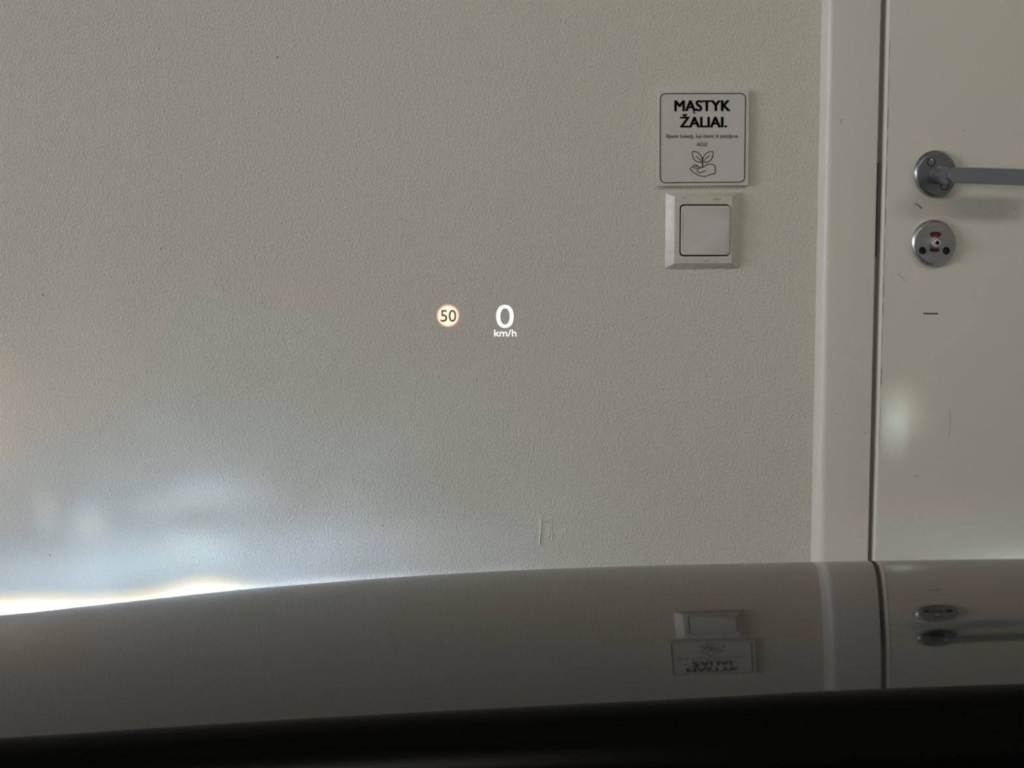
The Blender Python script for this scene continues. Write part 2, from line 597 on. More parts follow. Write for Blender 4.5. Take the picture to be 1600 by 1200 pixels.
# door handle (child of the door): rose, screw caps, neck and lever
C0 = (1461.5, 272.2)
rings = [(1461.4, 272.0, 33.6, 37.2, PD - 0.0005), (1461.4, 272.0, 33.6, 37.2, PD + 0.003), (1462.0, 272.1, 33.0, 36.6, PD + 0.0048),
         (1463.4, 272.3, 31.0, 34.0, PD + 0.0068), (1464.3, 272.4, 29.6, 32.4, PD + 0.0074)]
mb = MB()
mb.loft([R3(circle_px(a, b, c, d, 56), p) for a, b, c, d, p in rings], False, False)
caps = [circle_px(1454.9, 253.4, 6.5, 6.9, 20), circle_px(1476.2, 290.8, 6.5, 6.9, 20)]
mb.add(*plate_with_holes(circle_px(1464.3, 272.4, 29.6, 32.4, 56), caps, PD + 0.0074, 0.0022))
handle = mb.build('door_handle', M['metal'], door, smooth=True, angle=14, origin=at(*C0, PD))
handle['label'] = 'satin steel lever handle with round rose'
for cx, cy in ((1454.9, 253.4), (1476.2, 290.8)):
    prism(MB(), circle_px(cx, cy, 6.4, 6.8, 20), [(0, PD + 0.0045), (0.2, PD + 0.0052)]).build('cap_gap_shade', M['screw'], handle)  # dark disc, the shadow in the gap round the cap painted in
    prism(MB(), circle_px(cx, cy, 5.4, 5.8, 20), [(0, PD + 0.005), (0, PD + 0.0062), (0.6, PD + 0.0065)]).build('screw_cap', M['metal'], handle, smooth=True)
mb = MB()
mb.loft([R3(circle_px(1466.3, 273.8, 13.6, 14.4, 32), PD + 0.0072), R3(circle_px(1466.8, 273.8, 12.6, 13.4, 32), PD + 0.009),
         R3(circle_px(1477.5, 274.0, 12.2, 12.9, 32), PD + 0.040), R3(circle_px(1481.0, 274.0, 12.0, 12.6, 32), PD + 0.052)], True, True)
mb.build('neck', M['metal_dark'], handle, smooth=True)
P1 = PD + 0.056
right_px = 1642
outl = [(right_px - 6, 265.2), (right_px, 269), (right_px + 1, 279), (right_px, 288), (right_px - 6, 291.5)]
outl += [(1600, 290.2), (1540, 288.0), (1492, 286.6)]
outl += [(1484 + 10 * math.cos(a) * -1 + 8, 274 + 12.6 * math.sin(a)) for a in [math.radians(t) for t in (70, 50, 30, 10, -10, -30, -50, -70)]]
outl += [(1492, 261.4), (1540, 262.2), (1600, 264.2)]
outl = outl[::-1]
mb = MB()
prism(mb, outl, [(2.2, P1 - 0.0150), (0.5, P1 - 0.0135), (0, P1 - 0.012), (0, P1 - 0.003), (0.7, P1 - 0.0012), (2.2, P1)], True)
mb.build('lever', M['metal_dark'], handle, smooth=True, angle=40)

# privacy lock rose
rings = [(1458.7, 380.0, 34.9, 36.9, PD - 0.0005), (1458.7, 380.0, 34.9, 36.9, PD + 0.003), (1459.3, 380.0, 34.2, 36.2, PD + 0.0048),
         (1460.6, 380.1, 32.2, 33.6, PD + 0.0066), (1461.4, 380.1, 30.9, 32.2, PD + 0.0072)]


def sector(cx, cy, r0, r1, a0, a1, n=8):
    o_ = [(cx + r1 * math.cos(math.radians(a0 + (a1 - a0) * i / n)), cy + r1 * math.sin(math.radians(a0 + (a1 - a0) * i / n))) for i in range(n + 1)]
    o_ += [(cx + r0 * math.cos(math.radians(a1 + (a0 - a1) * i / n)), cy + r0 * math.sin(math.radians(a1 + (a0 - a1) * i / n))) for i in range(n + 1)]
    return o_


secs = [sector(1461.8, 379.6, 10.2, 17.4, -124, -56), sector(1460.6, 379.6, 9.2, 14.6, 56, 126)]
scr = [circle_px(1441.4, 391.6, 5.6, 5.9, 20), circle_px(1478.5, 391.8, 5.6, 5.9, 20)]
mb = MB()
mb.loft([R3(circle_px(a, b, c, d, 56), p) for a, b, c, d, p in rings], False, False)
mb.add(*plate_with_holes(circle_px(1461.4, 380.1, 30.9, 32.2, 56), secs + scr, PD + 0.0072, 0.0026))
M['metal_lock'] = mat('satin_steel_lock', (0.44, 0.44, 0.455), 0.36, 1.0, bump=[(900, 0.00006, 1)])
lock = mb.build('privacy_lock', M['metal_lock'], door, smooth=True, angle=14, origin=at(1459, 380, PD))
lock['label'] = 'round steel privacy lock showing red, below the lever'
for s_ in secs:
    prism(MB(), inset_px(s_, -1.0), [(0, PD + 0.0044), (0, PD + 0.0050)]).build('red_indicator', M['red'], lock)
for cx, cy in ((1441.4, 391.6), (1478.5, 391.8)):
    prism(MB(), circle_px(cx, cy, 5.4, 5.7, 20), [(-0.6, PD + 0.0040), (0, PD + 0.0042), (1.2, PD + 0.0050), (2.2, PD + 0.0052), (2.6, PD + 0.0040)]).build('screw', M['screw'], lock, smooth=True)
prism(MB(), circle_px(1460.2, 380.6, 8.2, 8.6, 28), [(0, PD + 0.0070), (0.3, PD + 0.0084), (1.6, PD + 0.0086)]).build('collar', M['metal_lock'], lock, smooth=True)
dia = lambda cx, cy, r: rrect_px([(cx - 0.2, cy - r), (cx + r, cy - 0.3), (cx + 0.2, cy + r), (cx - r, cy + 0.3)], r * 0.3, 3)
mb = MB()
mb.loft([R3(dia(1460.6, 380.8, 6.6), PD + 0.0072), R3(dia(1464.9, 379.4, 6.6), PD + 0.0195), R3(dia(1464.9, 379.4, 4.3), PD + 0.0197),
         R3(dia(1464.9, 379.4, 4.0), PD + 0.013)], False, True)
mb.build('spindle', M['spindle'], lock)
prism(MB(), dia(1464.9, 379.4, 4.0), [(0, PD + 0.0128), (0.1, PD + 0.0134)]).build('socket', M['screw'], lock)

# ---------------------------------------------------------------- wall sign
PS = 0.0055
sq = [(1028.6, 141.0), (1170.6, 141.2), (1169.4, 290.0), (1027.4, 291.2)]
mb = MB()
prism(mb, rrect_px(sq, 1.2, 2), [(0, 0.0), (0, PS - 0.0007), (0.7, PS)])
sign = mb.build('wall_sign', M['acrylic'], smooth=True, angle=25, origin=at(1099, 216, 0))
tag(sign, 'square grey wall sign with a sprouting plant in a hand, above the light switch', 'sign')
bd = [(1031.8, 146.4), (1165.0, 146.0), (1163.4, 284.6), (1031.8, 285.6)]
bo = rrect_px(bd, 8.0, 6)
prism(MB(), bo, [(0, PS - 0.0001), (0.1, PS + 0.0001)]).build('printed_panel', M['print'], sign)
PP = PS + 0.0001
stroke_px(MB(), bo, 1.45, PP - 0.00005, 0.0002, True).build('border_line', M['ink'], sign)
text_px('heading_text', 'MASTYK', 1054.4, 1140.8, 157.2, 173.4, M['ink'], sign, PP, 0.0, slope=-0.003, bold=0.8)
stroke_px(MB(), smooth_pts([(1084.6, 172.6), (1083.6, 174.8), (1084.0, 176.4), (1085.4, 176.9), (1086.8, 176.6)]), 1.9, PP, 0.0003).build('ogonek', M['ink'], sign)
text_px('heading_text', 'ŽALIAI.', 1062.8, 1135.2, 182.9, 198.9, M['ink'], sign, PP, 0.0, slope=-0.003, bold=0.8)
text_px('small_text', 'Išjunk šviesą, kai išeini iš patalpos.', 1041.2, 1154.4, 209.7, 215.6, M['ink'], sign, PP, 0.0, slope=-0.003)
text_px('small_text', 'Ačiū!', 1088.8, 1105.0, 222.2, 228.4, M['ink'], sign, PP, 0.0, slope=-0.003)
K = lambda pts: [(1000 + x / 6.665, 120 + y / 6.665) for x, y in pts]
mb = MB()
stroke_px(mb, smooth_pts(K([(650, 884), (644, 848), (622, 806), (590, 783), (548, 780), (547, 812), (556, 848), (578, 874), (610, 887)]), True), 1.25, PP)
stroke_px(mb, smooth_pts(K([(654, 884), (655, 850), (678, 808), (710, 785), (757, 780), (759, 812), (748, 848), (724, 877), (692, 888)]), True), 1.25, PP)
stroke_px(mb, K([(583, 825), (642, 880)]), 1.1, PP)
stroke_px(mb, K([(725, 815), (662, 876)]), 1.1, PP)
stroke_px(mb, K([(651, 840), (651, 946)]), 1.9, PP)
mb.build('plant_icon', M['ink'], sign)
mb = MB()
stroke_px(mb, smooth_pts(K([(625, 948), (606, 930), (585, 918), (562, 922), (538, 940), (521, 960), (545, 985), (580, 1010), (620, 1030), (660, 1037), (700, 1031), (738, 1014), (778, 1011)])), 1.25, PP)
stroke_px(mb, smooth_pts(K([(778, 1011), (783, 975), (782, 932), (752, 913), (712, 908), (684, 922), (655, 942), (622, 950), (600, 966), (598, 988), (618, 997), (652, 990), (684, 976)])), 1.25, PP)
stroke_px(mb, K([(560, 928), (592, 958)]), 0.9, PP)
stroke_px(mb, K([(576, 921), (606, 950)]), 0.9, PP)
stroke_px(mb, K([(546, 940), (575, 962)]), 0.8, PP)
mb.build('hand_icon', M['ink'], sign)

# ---------------------------------------------------------------- light switch
PF = 0.009
fo = rrect_px([(1040.2, 300.8), (1156.2, 300.8), (1154.2, 418.6), (1039.0, 419.2)], 1.5, 3)
fi = rrect_px([(1054.5, 307.0), (1144.5, 307.0), (1143.0, 411.2), (1053.5, 411.4)], 1.5, 3)
ho = rrect_px([(1062.2, 319.3), (1141.0, 319.3), (1140.2, 400.4), (1061.6, 400.6)], 6.0, 3)
mb = MB()
mb.loft([R3(fo, 0.0), R3(fo, 0.0016), R3(inset_px(fi, -0.5), PF - 0.0004), R3(fi, PF), R3(inset_px(ho, -0.4), PF), R3(ho, PF - 0.0004), R3(ho, PF - 0.005)], False, False)
sw = mb.build('light_switch', M['frame'], smooth=True, angle=20, origin=at(1098, 360, 0))
tag(sw, 'square off-white rocker light switch with smudged frame, directly beneath the grey sign', 'light switch')
prism(MB(), inset_px(ho, -1.0), [(0, PF - 0.0062), (0, PF - 0.005)]).build('backing', M['black'], sw)
ro = rrect_px([(1064.2, 321.4), (1141.0, 321.4), (1140.2, 398.4), (1063.4, 398.6)], 5.5, 5)


def rocker_p(y, base):
    t = (y - 360) / 39.0
    return base + 0.0006 * abs(t) ** 1.3 - 0.0007 * t


mb = MB()
rs = []
for k, p in ((0, PF - 0.005), (0, PF + 0.0004), (0.5, PF + 0.0012), (1.6, PF + 0.0016)):
    o_ = inset_px(ro, k) if k else ro
    rs.append([at(x, y, rocker_p(y, p) if p > PF else p) for x, y in o_])
mb.loft(rs, False, False)
n = len(rs[0])
inner = inset_px(ro, 1.6)
ys = [y for x, y in inner]
# top surface as strips between the left and right halves of the outline
b0 = len(mb.v)
mb.v += rs[-1]
order = sorted(range(n), key=lambda i: inner[i][1])
left = sorted([i for i in range(n) if inner[i][0] < 1102], key=lambda i: inner[i][1])
right = sorted([i for i in range(n) if inner[i][0] >= 1102], key=lambda i: inner[i][1])
ml = min(len(left), len(right))
# a middle line so that the two halves of the rocker meet in a soft fold
cl, cr = len(mb.v), len(mb.v) + 1
xl_, xr_ = min(x for x, y in inner), max(x for x, y in inner)
mb.v += [at(xl_, 352, rocker_p(352, PF + 0.0013)), at(xr_, 352, rocker_p(352, PF + 0.0013))]
up = [i for i in left if inner[i][1] < 360][::-1] + [i for i in right if inner[i][1] < 360]
dn = [i for i in left if inner[i][1] >= 360] + [i for i in right if inner[i][1] >= 360][::-1]
mb.f.append([cl] + [b0 + i for i in up] + [cr])
mb.f.append([cl] + [b0 + i for i in dn] + [cr])
mb.build('rocker', M['rocker'], sw, smooth=True, angle=30)
for pts, wd in (([(1065.5, 309.2), (1071, 308.6)], 1.1), ([(1114, 311.8), (1119, 310.8), (1122, 312), (1126.5, 311)], 1.9), ([(1098, 409), (1106, 407.6), (1110, 405.5)], 1.2)):
    stroke_px(MB(), pts, wd, PF, 0.0001).build('dirt_mark', M['faint'], sw)

# ---------------------------------------------------------------- the car the picture is taken from
carO = empty('car', car(0.37, 0.2, 0))
tag(carO, 'glossy dark car whose bonnet mirrors the wall, parked nose to the wall', 'car')
UC = 0.37                      # car centre line
BETA = [(.55, -1.8), (.62, -.55), (.66, .45), (.70, 1.4), (.73, 2.07), (.76, 2.7), (.795, 3.36), (.838, 4.24), (.893, 5.5), (.94, 7.1), (.98, 9.1), (1.02, 11.6), (1.06, 15),
        (1.10, 20), (1.14, 28), (1.17, 38), (1.195, 52), (1.21, 66), (1.218, 80)]


def lin(tab, x):
    if x <= tab[0][0]:
        return tab[0][1]
    for (a, p), (b, q) in zip(tab, tab[1:]):
        if x <= b:
            t = (x - a) / (b - a)
            return p + (q - p) * t
    return tab[-1][1]


def smooth_tab(tab, x):
    """monotone-ish cubic (Catmull-Rom on uneven knots)"""
    n = len(tab)
    i = max(0, min(n - 2, next((k for k in range(n - 1) if x <= tab[k + 1][0]), n - 2)))
    x0, y0 = tab[i]
    x1, y1 = tab[i + 1]

    def sl(k):
        a, b = tab[max(0, k - 1)], tab[min(n - 1, k + 1)]
        return (b[1] - a[1]) / (b[0] - a[0])
    h = x1 - x0
    t = (x - x0) / h
    return ((2 * t ** 3 - 3 * t * t + 1) * y0 + (t ** 3 - 2 * t * t + t) * h * sl(i) + (-2 * t ** 3 + 3 * t * t) * y1 + (t ** 3 - t * t) * h * sl(i + 1))


NP = 140
P_PROF = []
d_, z_ = 0.55, 0.0
steps = 2000
zz = [(0.55, 0.0)]
for i in range(steps):
    b_ = smooth_tab(BETA, d_)
    dd = (1.218 - 0.55) / steps
    z_ -= math.tan(math.radians(b_)) * dd
    d_ += dd
    zz.append((d_, z_))
z62 = lin(zz, 0.62)
ds = []
for i in range(NP + 1):
    t = i / NP
    ds.append(0.55 + (1.218 - 0.55) * (1 - (1 - t) ** 1.35))
P_PROF = [(d, lin(zz, d) - z62 + 0.8825) for d in ds]


def elev_down(px, py):
    r = ray(px, py)
    h = r.dot(FWD_H)
    return -r.z / h, r.dot(SIDE) / h          # drop per metre ahead, u per metre ahead


SIL = [(-120, 984), (0, 961.5), (80, 953.5), (160, 944.5), (250, 934.5), (350, 923.5), (450, 914.5), (550, 906.5), (650, 899.5), (750, 893.5), (875, 888), (1000, 884),
       (1130, 881), (1270, 878), (1430, 875.2), (1600, 873), (1760, 872)]
LAT = []
for i in range(48):
    px = -120 + (1760 + 120) * i / 47
    py = smooth_tab(SIL, px)
    g, us = elev_down(px, py)
    # lift l such that the profile just touches this line of sight
    l = min(H - d * g - z for d, z in P_PROF)
    dt = min(P_PROF, key=lambda q: H - q[0] * g - q[1])[0]
    LAT.append((us * dt, l))
LAT.sort()


def lateral(u):
    u = UC - abs(u - UC)
    if u < LAT[0][0]:
        s_ = (LAT[3][1] - LAT[0][1]) / (LAT[3][0] - LAT[0][0])
        x = LAT[0][0] - u
        return LAT[0][1] - s_ * x - 1.3 * x * x
    if u > LAT[-1][0]:
        x1, y1 = LAT[-1]
        s_ = (LAT[-1][1] - LAT[-4][1]) / (LAT[-1][0] - LAT[-4][0])
        w_ = UC - x1
        x = u - x1
        return y1 + s_ * (x - x * x / (2 * max(w_, 1e-4)) if w_ > 0 else 0)
    return smooth_tab(LAT, u)


rows = []
NU = 120
u0 = -0.44
for i in range(NU + 1):
    u = u0 + (UC - u0) * 2 * i / NU
    e = abs(u - UC) / 0.81
    pull = 0.16 * e ** 3.2            # the nose sweeps back towards the corners
    rows.append([car(u, d - pull * max(0.0, (d - 0.95) / 0.27) ** 2 * 0.6, z + lateral(u)) for d, z in P_PROF])
mbn = MB().grid(rows)
# turned-down rim so that the panel has an edge and thickness
rim = [[q for q in (r[0] for r in rows)], [r[0] + Vector((0, 0, -0.02)) + FWD_H * 0.006 for r in rows]]
mbn.grid(rim)
bonnet = mbn.build('bonnet', M['paint'], carO, smooth=True, angle=60)

# fenders, nose and bumper (hidden below the crest from here, but the car has a front)


def edge_row(side, off, drop, k):
    out = []
    u = UC + side * 0.81
    for d, z in P_PROF:
        e = 1.0
        dd_ = d - 0.16 * max(0.0, (d - 0.95) / 0.27) ** 2 * 0.6
        out.append(car(u + side * off, dd_, (z + lateral(u)) * (1 - k) + drop * k))
    return out


for side in (-1, 1):
    mb = MB()
    mb.grid([edge_row(side, 0.003, 0, 0), edge_row(side, 0.035, 0.80, 0.35), edge_row(side, 0.085, 0.66, 0.75), edge_row(side, 0.10, 0.50, 1.0), edge_row(side, 0.09, 0.22, 1.0)])
    mb.build('fender', M['paint'], carO, smooth=True)
rows = []
for t, (dd_, zf) in enumerate(((0.0, None), (0.012, 0.70), (0.02, 0.60), (0.035, 0.50), (0.035, 0.36), (0.0, 0.24), (-0.06, 0.2))):
    r = []
    for i in range(41):
        u = UC - 0.81 + 1.62 * i / 40
        e = abs(u - UC) / 0.81
        z_end = P_PROF[-1][1] + lateral(u)
        r.append(car(UC + (u - UC) * (1.0 + 0.11 * min(1, t / 3)), 1.218 - 0.16 * 0.6 * e ** 3.2 * 0.985 + dd_, (z_end - 0.004) if zf is None else min(zf, z_end - 0.02 * t)))
    rows.append(r)
MB().grid(rows).build('front_bumper', M['paint'], carO, smooth=True)
mb = MB()
for k in range(6):
    zc = 0.36 + 0.035 * k
    mb.loft([[car(UC + a, 1.262, zc - 0.006), car(UC + a, 1.268, zc), car(UC + a, 1.262, zc + 0.006), car(UC + a, 1.25, zc)] for a in (-0.42, 0.0, 0.42)])
mb.build('grille', M['plastic'], carO)


# headlamps -------------------------------------------------------------------
def beam(o, hot, glow, seed, cut, kink, lobes=()):
    """optics of the lamp: a low beam with its cut-off, scatter above it, uneven in direction"""
    l = o.data
    l.use_nodes = True
    nt = l.node_tree
    em = nt.nodes['Emission']
    N = nt.nodes.new

    def math_(op, a, b=None, c=None):
        m_ = N('ShaderNodeMath')
        m_.operation = op
        for i, v in enumerate((a, b, c)):
            if v is None:
                continue
            if isinstance(v, (int, float)):
                m_.inputs[i].default_value = v
            else:
                nt.links.new(v, m_.inputs[i])
        return m_.outputs[0]

    def dot(vec):
        q = N('ShaderNodeVectorMath')
        q.operation = 'DOT_PRODUCT'
        nt.links.new(geo.outputs['Incoming'], q.inputs[0])
        q.inputs[1].default_value = vec
        return q.outputs['Value']
    geo = N('ShaderNodeNewGeometry')
    f_ = math_('MAXIMUM', dot(tuple(FWD_H)), 0.05)
    e_ = math_('DIVIDE', dot((0, 0, 1)), f_)
    a_ = math_('DIVIDE', dot(tuple(SIDE)), f_)
    cmb = N('ShaderNodeCombineXYZ')
    nt.links.new(a_, cmb.inputs[0])
    nt.links.new(e_, cmb.inputs[1])
    cmb.inputs[2].default_value = seed

    def noise(sc, detail=2):
        n_ = N('ShaderNodeTexNoise')
        n_.inputs['Scale'].default_value = sc
        n_.inputs['Detail'].default_value = detail
        nt.links.new(cmb.outputs[0], n_.inputs['Vector'])
        return n_.outputs['Fac']

    def ramp01(v, lo, hi):
        mr = N('ShaderNodeMapRange')
        mr.interpolation_type = 'SMOOTHSTEP'
        nt.links.new(v, mr.inputs['Value'])
        mr.inputs['From Min'].default_value, mr.inputs['From Max'].default_value = lo, hi
        return mr.outputs['Result']
    def gauss(v, c0, wd):
        q = math_('DIVIDE', math_('SUBTRACT', v, c0), wd)
        return math_('POWER', 2.718, math_('MULTIPLY', math_('MULTIPLY', q, q), -1.0))

    def weigh(fac, colour):
        q = N('ShaderNodeVectorMath')
        q.operation = 'SCALE'
        q.inputs[0].default_value = colour
        nt.links.new(fac, q.inputs['Scale'])
        return q.outputs[0]
    # cut-off: steps up a little towards the kerb side
    kick = math_('ADD', math_('MULTIPLY', ramp01(a_, 0.0, 0.5), 0.038), math_('MULTIPLY', gauss(a_, kink, 0.085), 0.021))
    ec = math_('SUBTRACT', math_('SUBTRACT', e_, cut), math_('ADD', kick, math_('MULTIPLY', math_('SUBTRACT', noise(9.0), 0.5), 0.02)))
    side_ = gauss(a_, 0.0, 0.75)
    low = math_('MULTIPLY', ramp01(ec, 0.008, -0.008), side_)
    fringe = math_('MULTIPLY', math_('MULTIPLY', gauss(ec, 0.009, 0.0045), side_), ramp01(a_, 0.27, 0.14))
    blue = math_('MULTIPLY', math_('MULTIPLY', gauss(ec, 0.004, 0.012), side_), ramp01(a_, 0.15, 0.35))
    up_ = math_('MAXIMUM', e_, 0.0)
    g1 = math_('MULTIPLY', math_('POWER', 2.718, math_('MULTIPLY', up_, -5.2)), gauss(a_, 0.08, 0.62))
    g1 = math_('MULTIPLY', g1, math_('ADD', 0.75, math_('MULTIPLY', ramp01(noise(6.0, 3), 0.3, 0.75), 0.5)))
    parts = [weigh(low, tuple(hot * c for c in (1.0, 0.98, 0.93))), weigh(fringe, tuple(hot * 0.75 * c for c in (1.0, 0.60, 0.0))),
             weigh(blue, tuple(hot * 0.24 * c for c in (0.45, 0.55, 1.0))), weigh(g1, tuple(glow * c for c in (0.44, 0.66, 1.0)))]
    for (px, py, wx, wy, p, amt, colr) in lobes:
        def ae(x, y):
            v = at(x, y, p) - Vector(o.location)
            q = v.dot(FWD_H)
            return v.dot(SIDE) / q, v.z / q
        a0, e0 = ae(px, py)
        a1, _ = ae(px + wx, py)
        _, e1 = ae(px, py - wy)
        parts.append(weigh(math_('MULTIPLY', gauss(a_, a0, abs(a1 - a0)), gauss(e_, e0, abs(e1 - e0))), tuple(amt * c for c in colr)))
    acc = parts[0]
    for q in parts[1:]:
        ad = N('ShaderNodeVectorMath')
        ad.operation = 'ADD'
        nt.links.new(acc, ad.inputs[0])
        nt.links.new(q, ad.inputs[1])
        acc = ad.outputs[0]
    nt.links.new(acc, em.inputs['Color'])
    em.inputs['Strength'].default_value = 1.0


for side in (-1, 1):
    uc, dc, zc = UC + side * 0.79, 1.12, 0.655
    cp = car(uc, dc, zc)
    mb = MB()
    circ = lambda r, d: [car(uc + r * 1.15 * math.cos(2 * math.pi * k / 28), d, zc + r * math.sin(2 * math.pi * k / 28)) for k in range(28)]
    mb.loft([circ(0.02, dc - 0.03), circ(0.035, dc + 0.02), circ(0.05, dc + 0.06), circ(0.054, dc + 0.06), circ(0.056, dc - 0.03)], True, False)
    hl = mb.build('headlamp', M['chrome'], carO, smooth=True, origin=cp)
    MB().loft([circ(0.054, dc + 0.06), circ(0.054, dc + 0.066), circ(0.04, dc + 0.078), circ(0.015, dc + 0.084)], False, True).build('lens', M['lens'], hl, smooth=True)
    l = bpy.data.lights.new('headlamp_beam', 'SPOT')
    l.energy = 1.0
    l.spot_size = math.radians(165)
    l.spot_blend = 0.3
    l.shadow_soft_size = 0.012
    o = bpy.data.objects.new('headlamp_beam', l)
    COL.objects.link(o)
    o.location = car(uc, dc + 0.09, zc)
    o.rotation_euler = FWD_H.to_track_quat('-Z', 'Y').to_euler()
    W = (0.75, 0.90, 1.0)
    if side < 0:
        beam(o, 40.0, 14.0, 1.3, -0.014, 0.14, [(400, 770, 45, 30, 0, 0.5, W), (250, 811, 170, 4, 0, -2.0, W), (72, 802, 11, 32, 0, 3.2, (0.95, 1.0, 0.95)), (140, 818, 24, 24, 0, 3.6, (1.0, 1.0, 0.9)), (305, 776, 60, 24, 0, 3.0, W), (235, 797, 30, 14, 0, 1.6, W), (338, 768, 26, 22, 0, 1.8, W), (292, 770, 14, 20, 0, 1.5, W), (300, 855, 60, 26, 0, 6.0, (0.65, 0.9, 1.0)),
                                               (150, 890, 200, 30, 0, 4.0, (0.6, 0.8, 1.0)), (470, 850, 150, 55, 0, 2.5, (0.55, 0.65, 1.0)), (400, 770, 45, 30, 0, 1.6, (0.7, 0.75, 1.0)), (640, 850, 220, 40, 0, 1.5, (0.75, 0.8, 1.0)),
                                               (-30, 650, 75, 130, 0, 2.8, (1.0, 0.50, 0.36)), (120, 600, 120, 120, 0, 1.0, (1.0, 0.6, 0.5))])
    else:
        beam(o, 40.0, 6.0, 7.7, -0.010, -0.17, [(1398, 655, 6.5, 32, PD, 62.0, (0.82, 0.97, 1.0)), (1396, 690, 5, 25, PD, 20.0, (0.9, 1.0, 0.85)), (1424, 652, 15, 26, PD, 13.0, (0.95, 0.97, 0.9)), (1414, 614, 13, 12, PD, 13.0, (1.0, 0.62, 0.58)),
                                                (1610, 885, 110, 22, PD, 14.0, (0.8, 0.95, 1.0)), (1450, 860, 200, 60, PD, 4.0, (0.7, 0.85, 1.0))])

# cowl at the foot of the windscreen, its rolled lip hides the rear of the bonnet
LIP = [(-300, 1166), (0, 1150), (400, 1124), (800, 1102), (1100, 1087), (1300, 1076), (1600, 1065), (1900, 1060), (2600, 1064)]
DL = 0.575
lip_l = []
for i in range(41):
    px = -300 + 2840 * i / 40
    g, us = elev_down(px, smooth_tab(LIP, px) + 3)
    lip_l.append((us * DL, H - g * DL))
s_l = (lip_l[3][1] - lip_l[0][1]) / (lip_l[3][0] - lip_l[0][0])


def lip_z(u):
    u = UC - abs(u - UC)
    if u < lip_l[0][0]:
        return lip_l[0][1] + s_l * (u - lip_l[0][0])
    return lin(lip_l, u)


lip = [(UC - 0.80 + 1.60 * i / 96, lip_z(UC - 0.80 + 1.60 * i / 96)) for i in range(97)]
rows = []
RL, AL = 0.03, math.radians(14.5)
for u, z in lip:
    cd_, cz_ = DL - RL * math.sin(AL), z - RL * math.cos(AL)
    r = [car(u, 0.64, z - 0.06)]
    for k in range(19):
        ph = math.radians(-60 + 150 * k / 18)
        r.append(car(u, cd_ - RL * math.sin(ph), cz_ + RL * math.cos(ph)))
    r.append(car(u, cd_ - RL, z - 0.12))
    rows.append(r)
MB().grid(rows).build('cowl_panel', M['lip'], carO, smooth=True, angle=80)
# dashboard pad
rows = []
for i in range(33):
    u = -0.42 + 1.58 * i / 32
    e = (u - UC) / 0.8
    zt = 0.905 - 0.035 * (1 - 0.0) - 0.012 * e * e
    zd = zt - 0.0
    rows.append([car(u, 0.548, zt - 0.045), car(u, 0.50, zt - 0.030), car(u, 0.44, zt - 0.014), car(u, 0.40, zt - 0.009), car(u, 0.375, zt - 0.012), car(u, 0.36, zt - 0.024), car(u, 0.355, zt - 0.05),
                 car(u, 0.33, zt - 0.16), car(u, 0.30, zt - 0.26), car(u, 0.36, zt - 0.45)])
MB().grid(rows).build('dashboard', M['dash'], carO, smooth=True, angle=70)


# doors along the cabin sides (out of the picture)
for side in (-1, 1):
    uo = UC + side * 0.90
    mb = MB()
    mb.loft([[car(uo - side * 0.05, d, 0.86), car(uo - side * 0.02, d, 0.80), car(uo, d, 0.60), car(uo - side * 0.01, d, 0.22), car(uo - side * 0.05, d, 0.22), car(uo - side * 0.07, d, 0.60), car(uo - side * 0.09, d, 0.80)]
             for d in (0.53, 0.1, -0.35, -0.8)])
    mb.build('car_door', M['paint'], carO, smooth=True)


# windscreen, pillars, roof
def ws(u, t, off=0.0):
    e = (u - UC) / 0.8
    d = 0.548 - 0.62 * t - 0.10 * e * e * (1 - 0.3 * t)
    z = 0.885 + 0.40 * t + 0.03 * math.sin(math.pi * t)
    return car(u * (1 - 0.12 * t) + UC * 0.12 * t, d + off * 0.5, z + off * 0.85)


us_ = [UC - 0.80 + 1.60 * i / 24 for i in range(25)]
ts_ = [i / 14 for i in range(15)]
outer = [[ws(u, t, 0.005) for t in ts_] for u in us_]
inner_ = [[ws(u, t) for t in ts_] for u in us_]
mb = MB()
mb.grid(outer).grid(inner_)
mb.grid([outer[0], inner_[0]]).grid([outer[-1], inner_[-1]])
mb.grid([[r[0] for r in outer], [r[0] for r in inner_]]).grid([[r[-1] for r in outer], [r[-1] for r in inner_]])
mb.build('windscreen', M['glass'], carO, smooth=True)
# ---------------------------------------------------------------- head-up display, thrown onto the inside of the windscreen
from mathutils.bvhtree import BVHTree
fine = MB().grid([[ws(UC - 0.80 + 1.60 * i / 160, j / 120) for j in range(121)] for i in range(161)])
tree = BVHTree.FromPolygons([tuple(v) for v in fine.v], fine.f)


def on_glass(px, py, lift):
    d = ray(px, py)
    hit, nrm, _i, _d = tree.ray_cast(EYE, d)
    if nrm.dot(d) > 0:
        nrm = -nrm
    return hit + nrm * lift


def G3(outline, lift):
    return [on_glass(x, y, lift) for x, y in outline]


PH = 0.00016
lim = empty('speed_limit_symbol', on_glass(700, 492.5, PH))
tag(lim, 'round glowing 50 speed limit symbol shown on the windscreen', 'display')
mb = MB()
o1, o2 = circle_px(699.9, 492.4, 18.2, 17.9, 48), circle_px(699.9, 492.4, 16.0, 15.8, 48)
mb.loft([G3(o1, PH - 0.0001), G3(o1, PH), G3(o2, PH), G3(o2, PH - 0.0001)], False, False)
mb.build('ring', M['hud_red'], lim, origin=world_loc(lim))
MB().loft([G3(o2, PH - 0.0001), G3(o2, PH)]).build('disc', M['hud_cream'], lim, origin=world_loc(lim))
text_px('number', '50', 688.3, 712.8, 483.2, 501.6, M['hud_brown'], lim, PH, 0.004, ref='5', thick=0.00005, surf=on_glass)
spd = empty('speed_readout', on_glass(788.8, 500, PH))
tag(spd, 'glowing white 0 km/h speed readout shown on the windscreen', 'display')


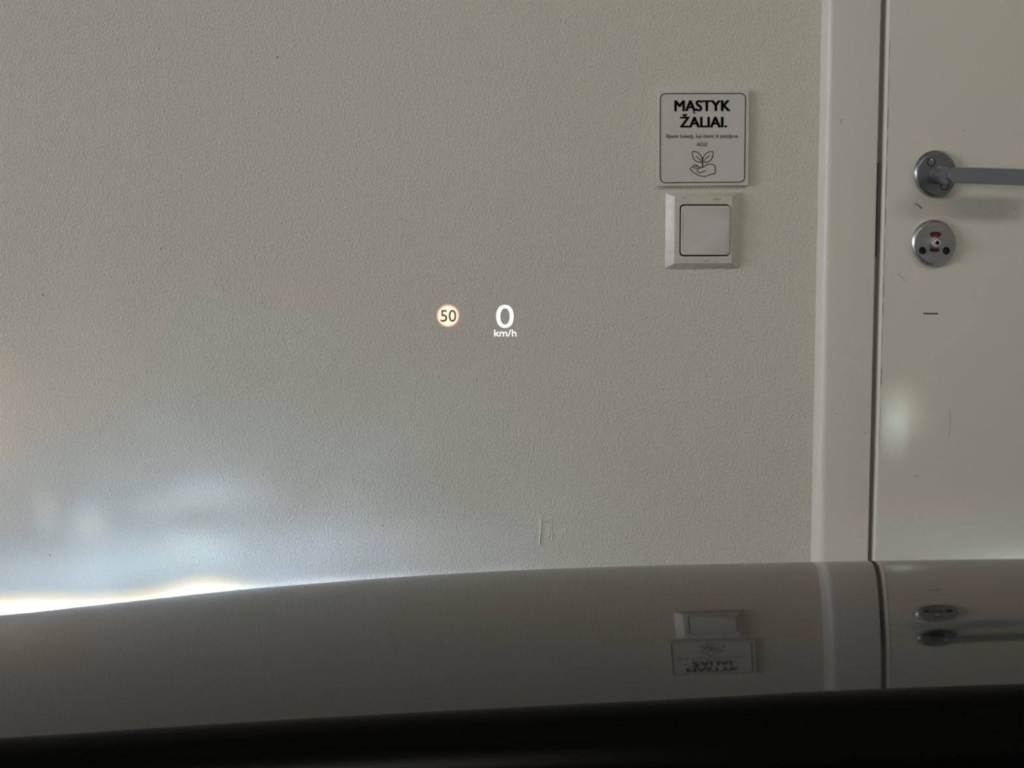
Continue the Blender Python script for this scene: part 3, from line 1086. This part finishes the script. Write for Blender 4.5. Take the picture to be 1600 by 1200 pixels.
def oval(cx, cy, rx, ry, e, n=48):
    out = []
    for i in range(n):
        a = 2 * math.pi * i / n
        c, s_ = math.cos(a), math.sin(a)
        out.append((cx + rx * math.copysign(abs(c) ** e, c), cy + ry * math.copysign(abs(s_) ** e, s_)))
    return out


oo, oi = oval(788.9, 493.6, 13.5, 17.6, 0.9), oval(789.0, 493.6, 7.5, 13.2, 0.92)
MB().loft([G3(oo, PH - 0.0001), G3(oo, PH), G3(oi, PH), G3(oi, PH - 0.0001), G3(oo, PH - 0.0001)], False, False).build('number', M['hud'], spd, origin=world_loc(spd))
text_px('unit_text', 'km/h', 772.2, 806.6, 514.6, 524.6, M['hud'], spd, PH - 0.0001, 0.0, ref='k', thick=0.0001, surf=on_glass)

for side in (-1, 1):
    mb = MB()
    rows = []
    for t in ts_:
        c = ws(UC + side * 0.80, t)
        rows.append([c + SIDE * a + Vector((0, 0, b)) for a, b in ((-0.02 * side, -0.015), (-0.02 * side, 0.012), (0.05 * side, 0.008), (0.05 * side, -0.03))])
    mb.loft(rows)
    mb.build('windscreen_pillar', M['plastic'], carO, smooth=True)
rows = []
for i in range(17):
    u = UC - 0.72 + 1.44 * i / 16
    e = (u - UC) / 0.72
    rows.append([car(u, d, z - 0.05 * e * e) for d, z in ((-0.10, 1.295), (-0.3, 1.34), (-0.7, 1.36), (-1.2, 1.35), (-1.2, 1.33), (-0.7, 1.335), (-0.3, 1.315), (-0.10, 1.28))])
MB().loft(rows).build('roof_panel', M['paint'], carO, smooth=True)
for side in (-1, 1):
    for dw in (0.84,):
        mb = MB()
        circ = lambda r, u: [car(u, dw + r * math.cos(2 * math.pi * k / 36), 0.30 + r * math.sin(2 * math.pi * k / 36)) for k in range(36)]
        uo = UC + side * 0.86
        mb.loft([circ(0.17, uo - side * 0.2), circ(0.29, uo - side * 0.2), circ(0.30, uo - side * 0.17), circ(0.30, uo - side * 0.03), circ(0.29, uo), circ(0.2, uo), circ(0.18, uo - side * 0.03)], True, True)
        mb.build('wheel', M['tyre'], carO, smooth=True)

# ---------------------------------------------------------------- ceiling lights (above the picture)
for x, lab in ((-0.75, 'long white ceiling light left of the car'), (1.6, 'long white ceiling light right of the car')):
    cl_ = MB().box(x - 0.64, x + 0.64, -2.25, -1.75, 2.44, CEIL).build('ceiling_light', M['trim'], origin=(x, -2.0, CEIL))
    tag(cl_, lab, 'ceiling light')
    MB().box(x - 0.6, x + 0.6, -2.22, -1.78, 2.428, 2.44).build('diffuser', M['diffuser'], cl_, origin=(x, -2.0, CEIL))
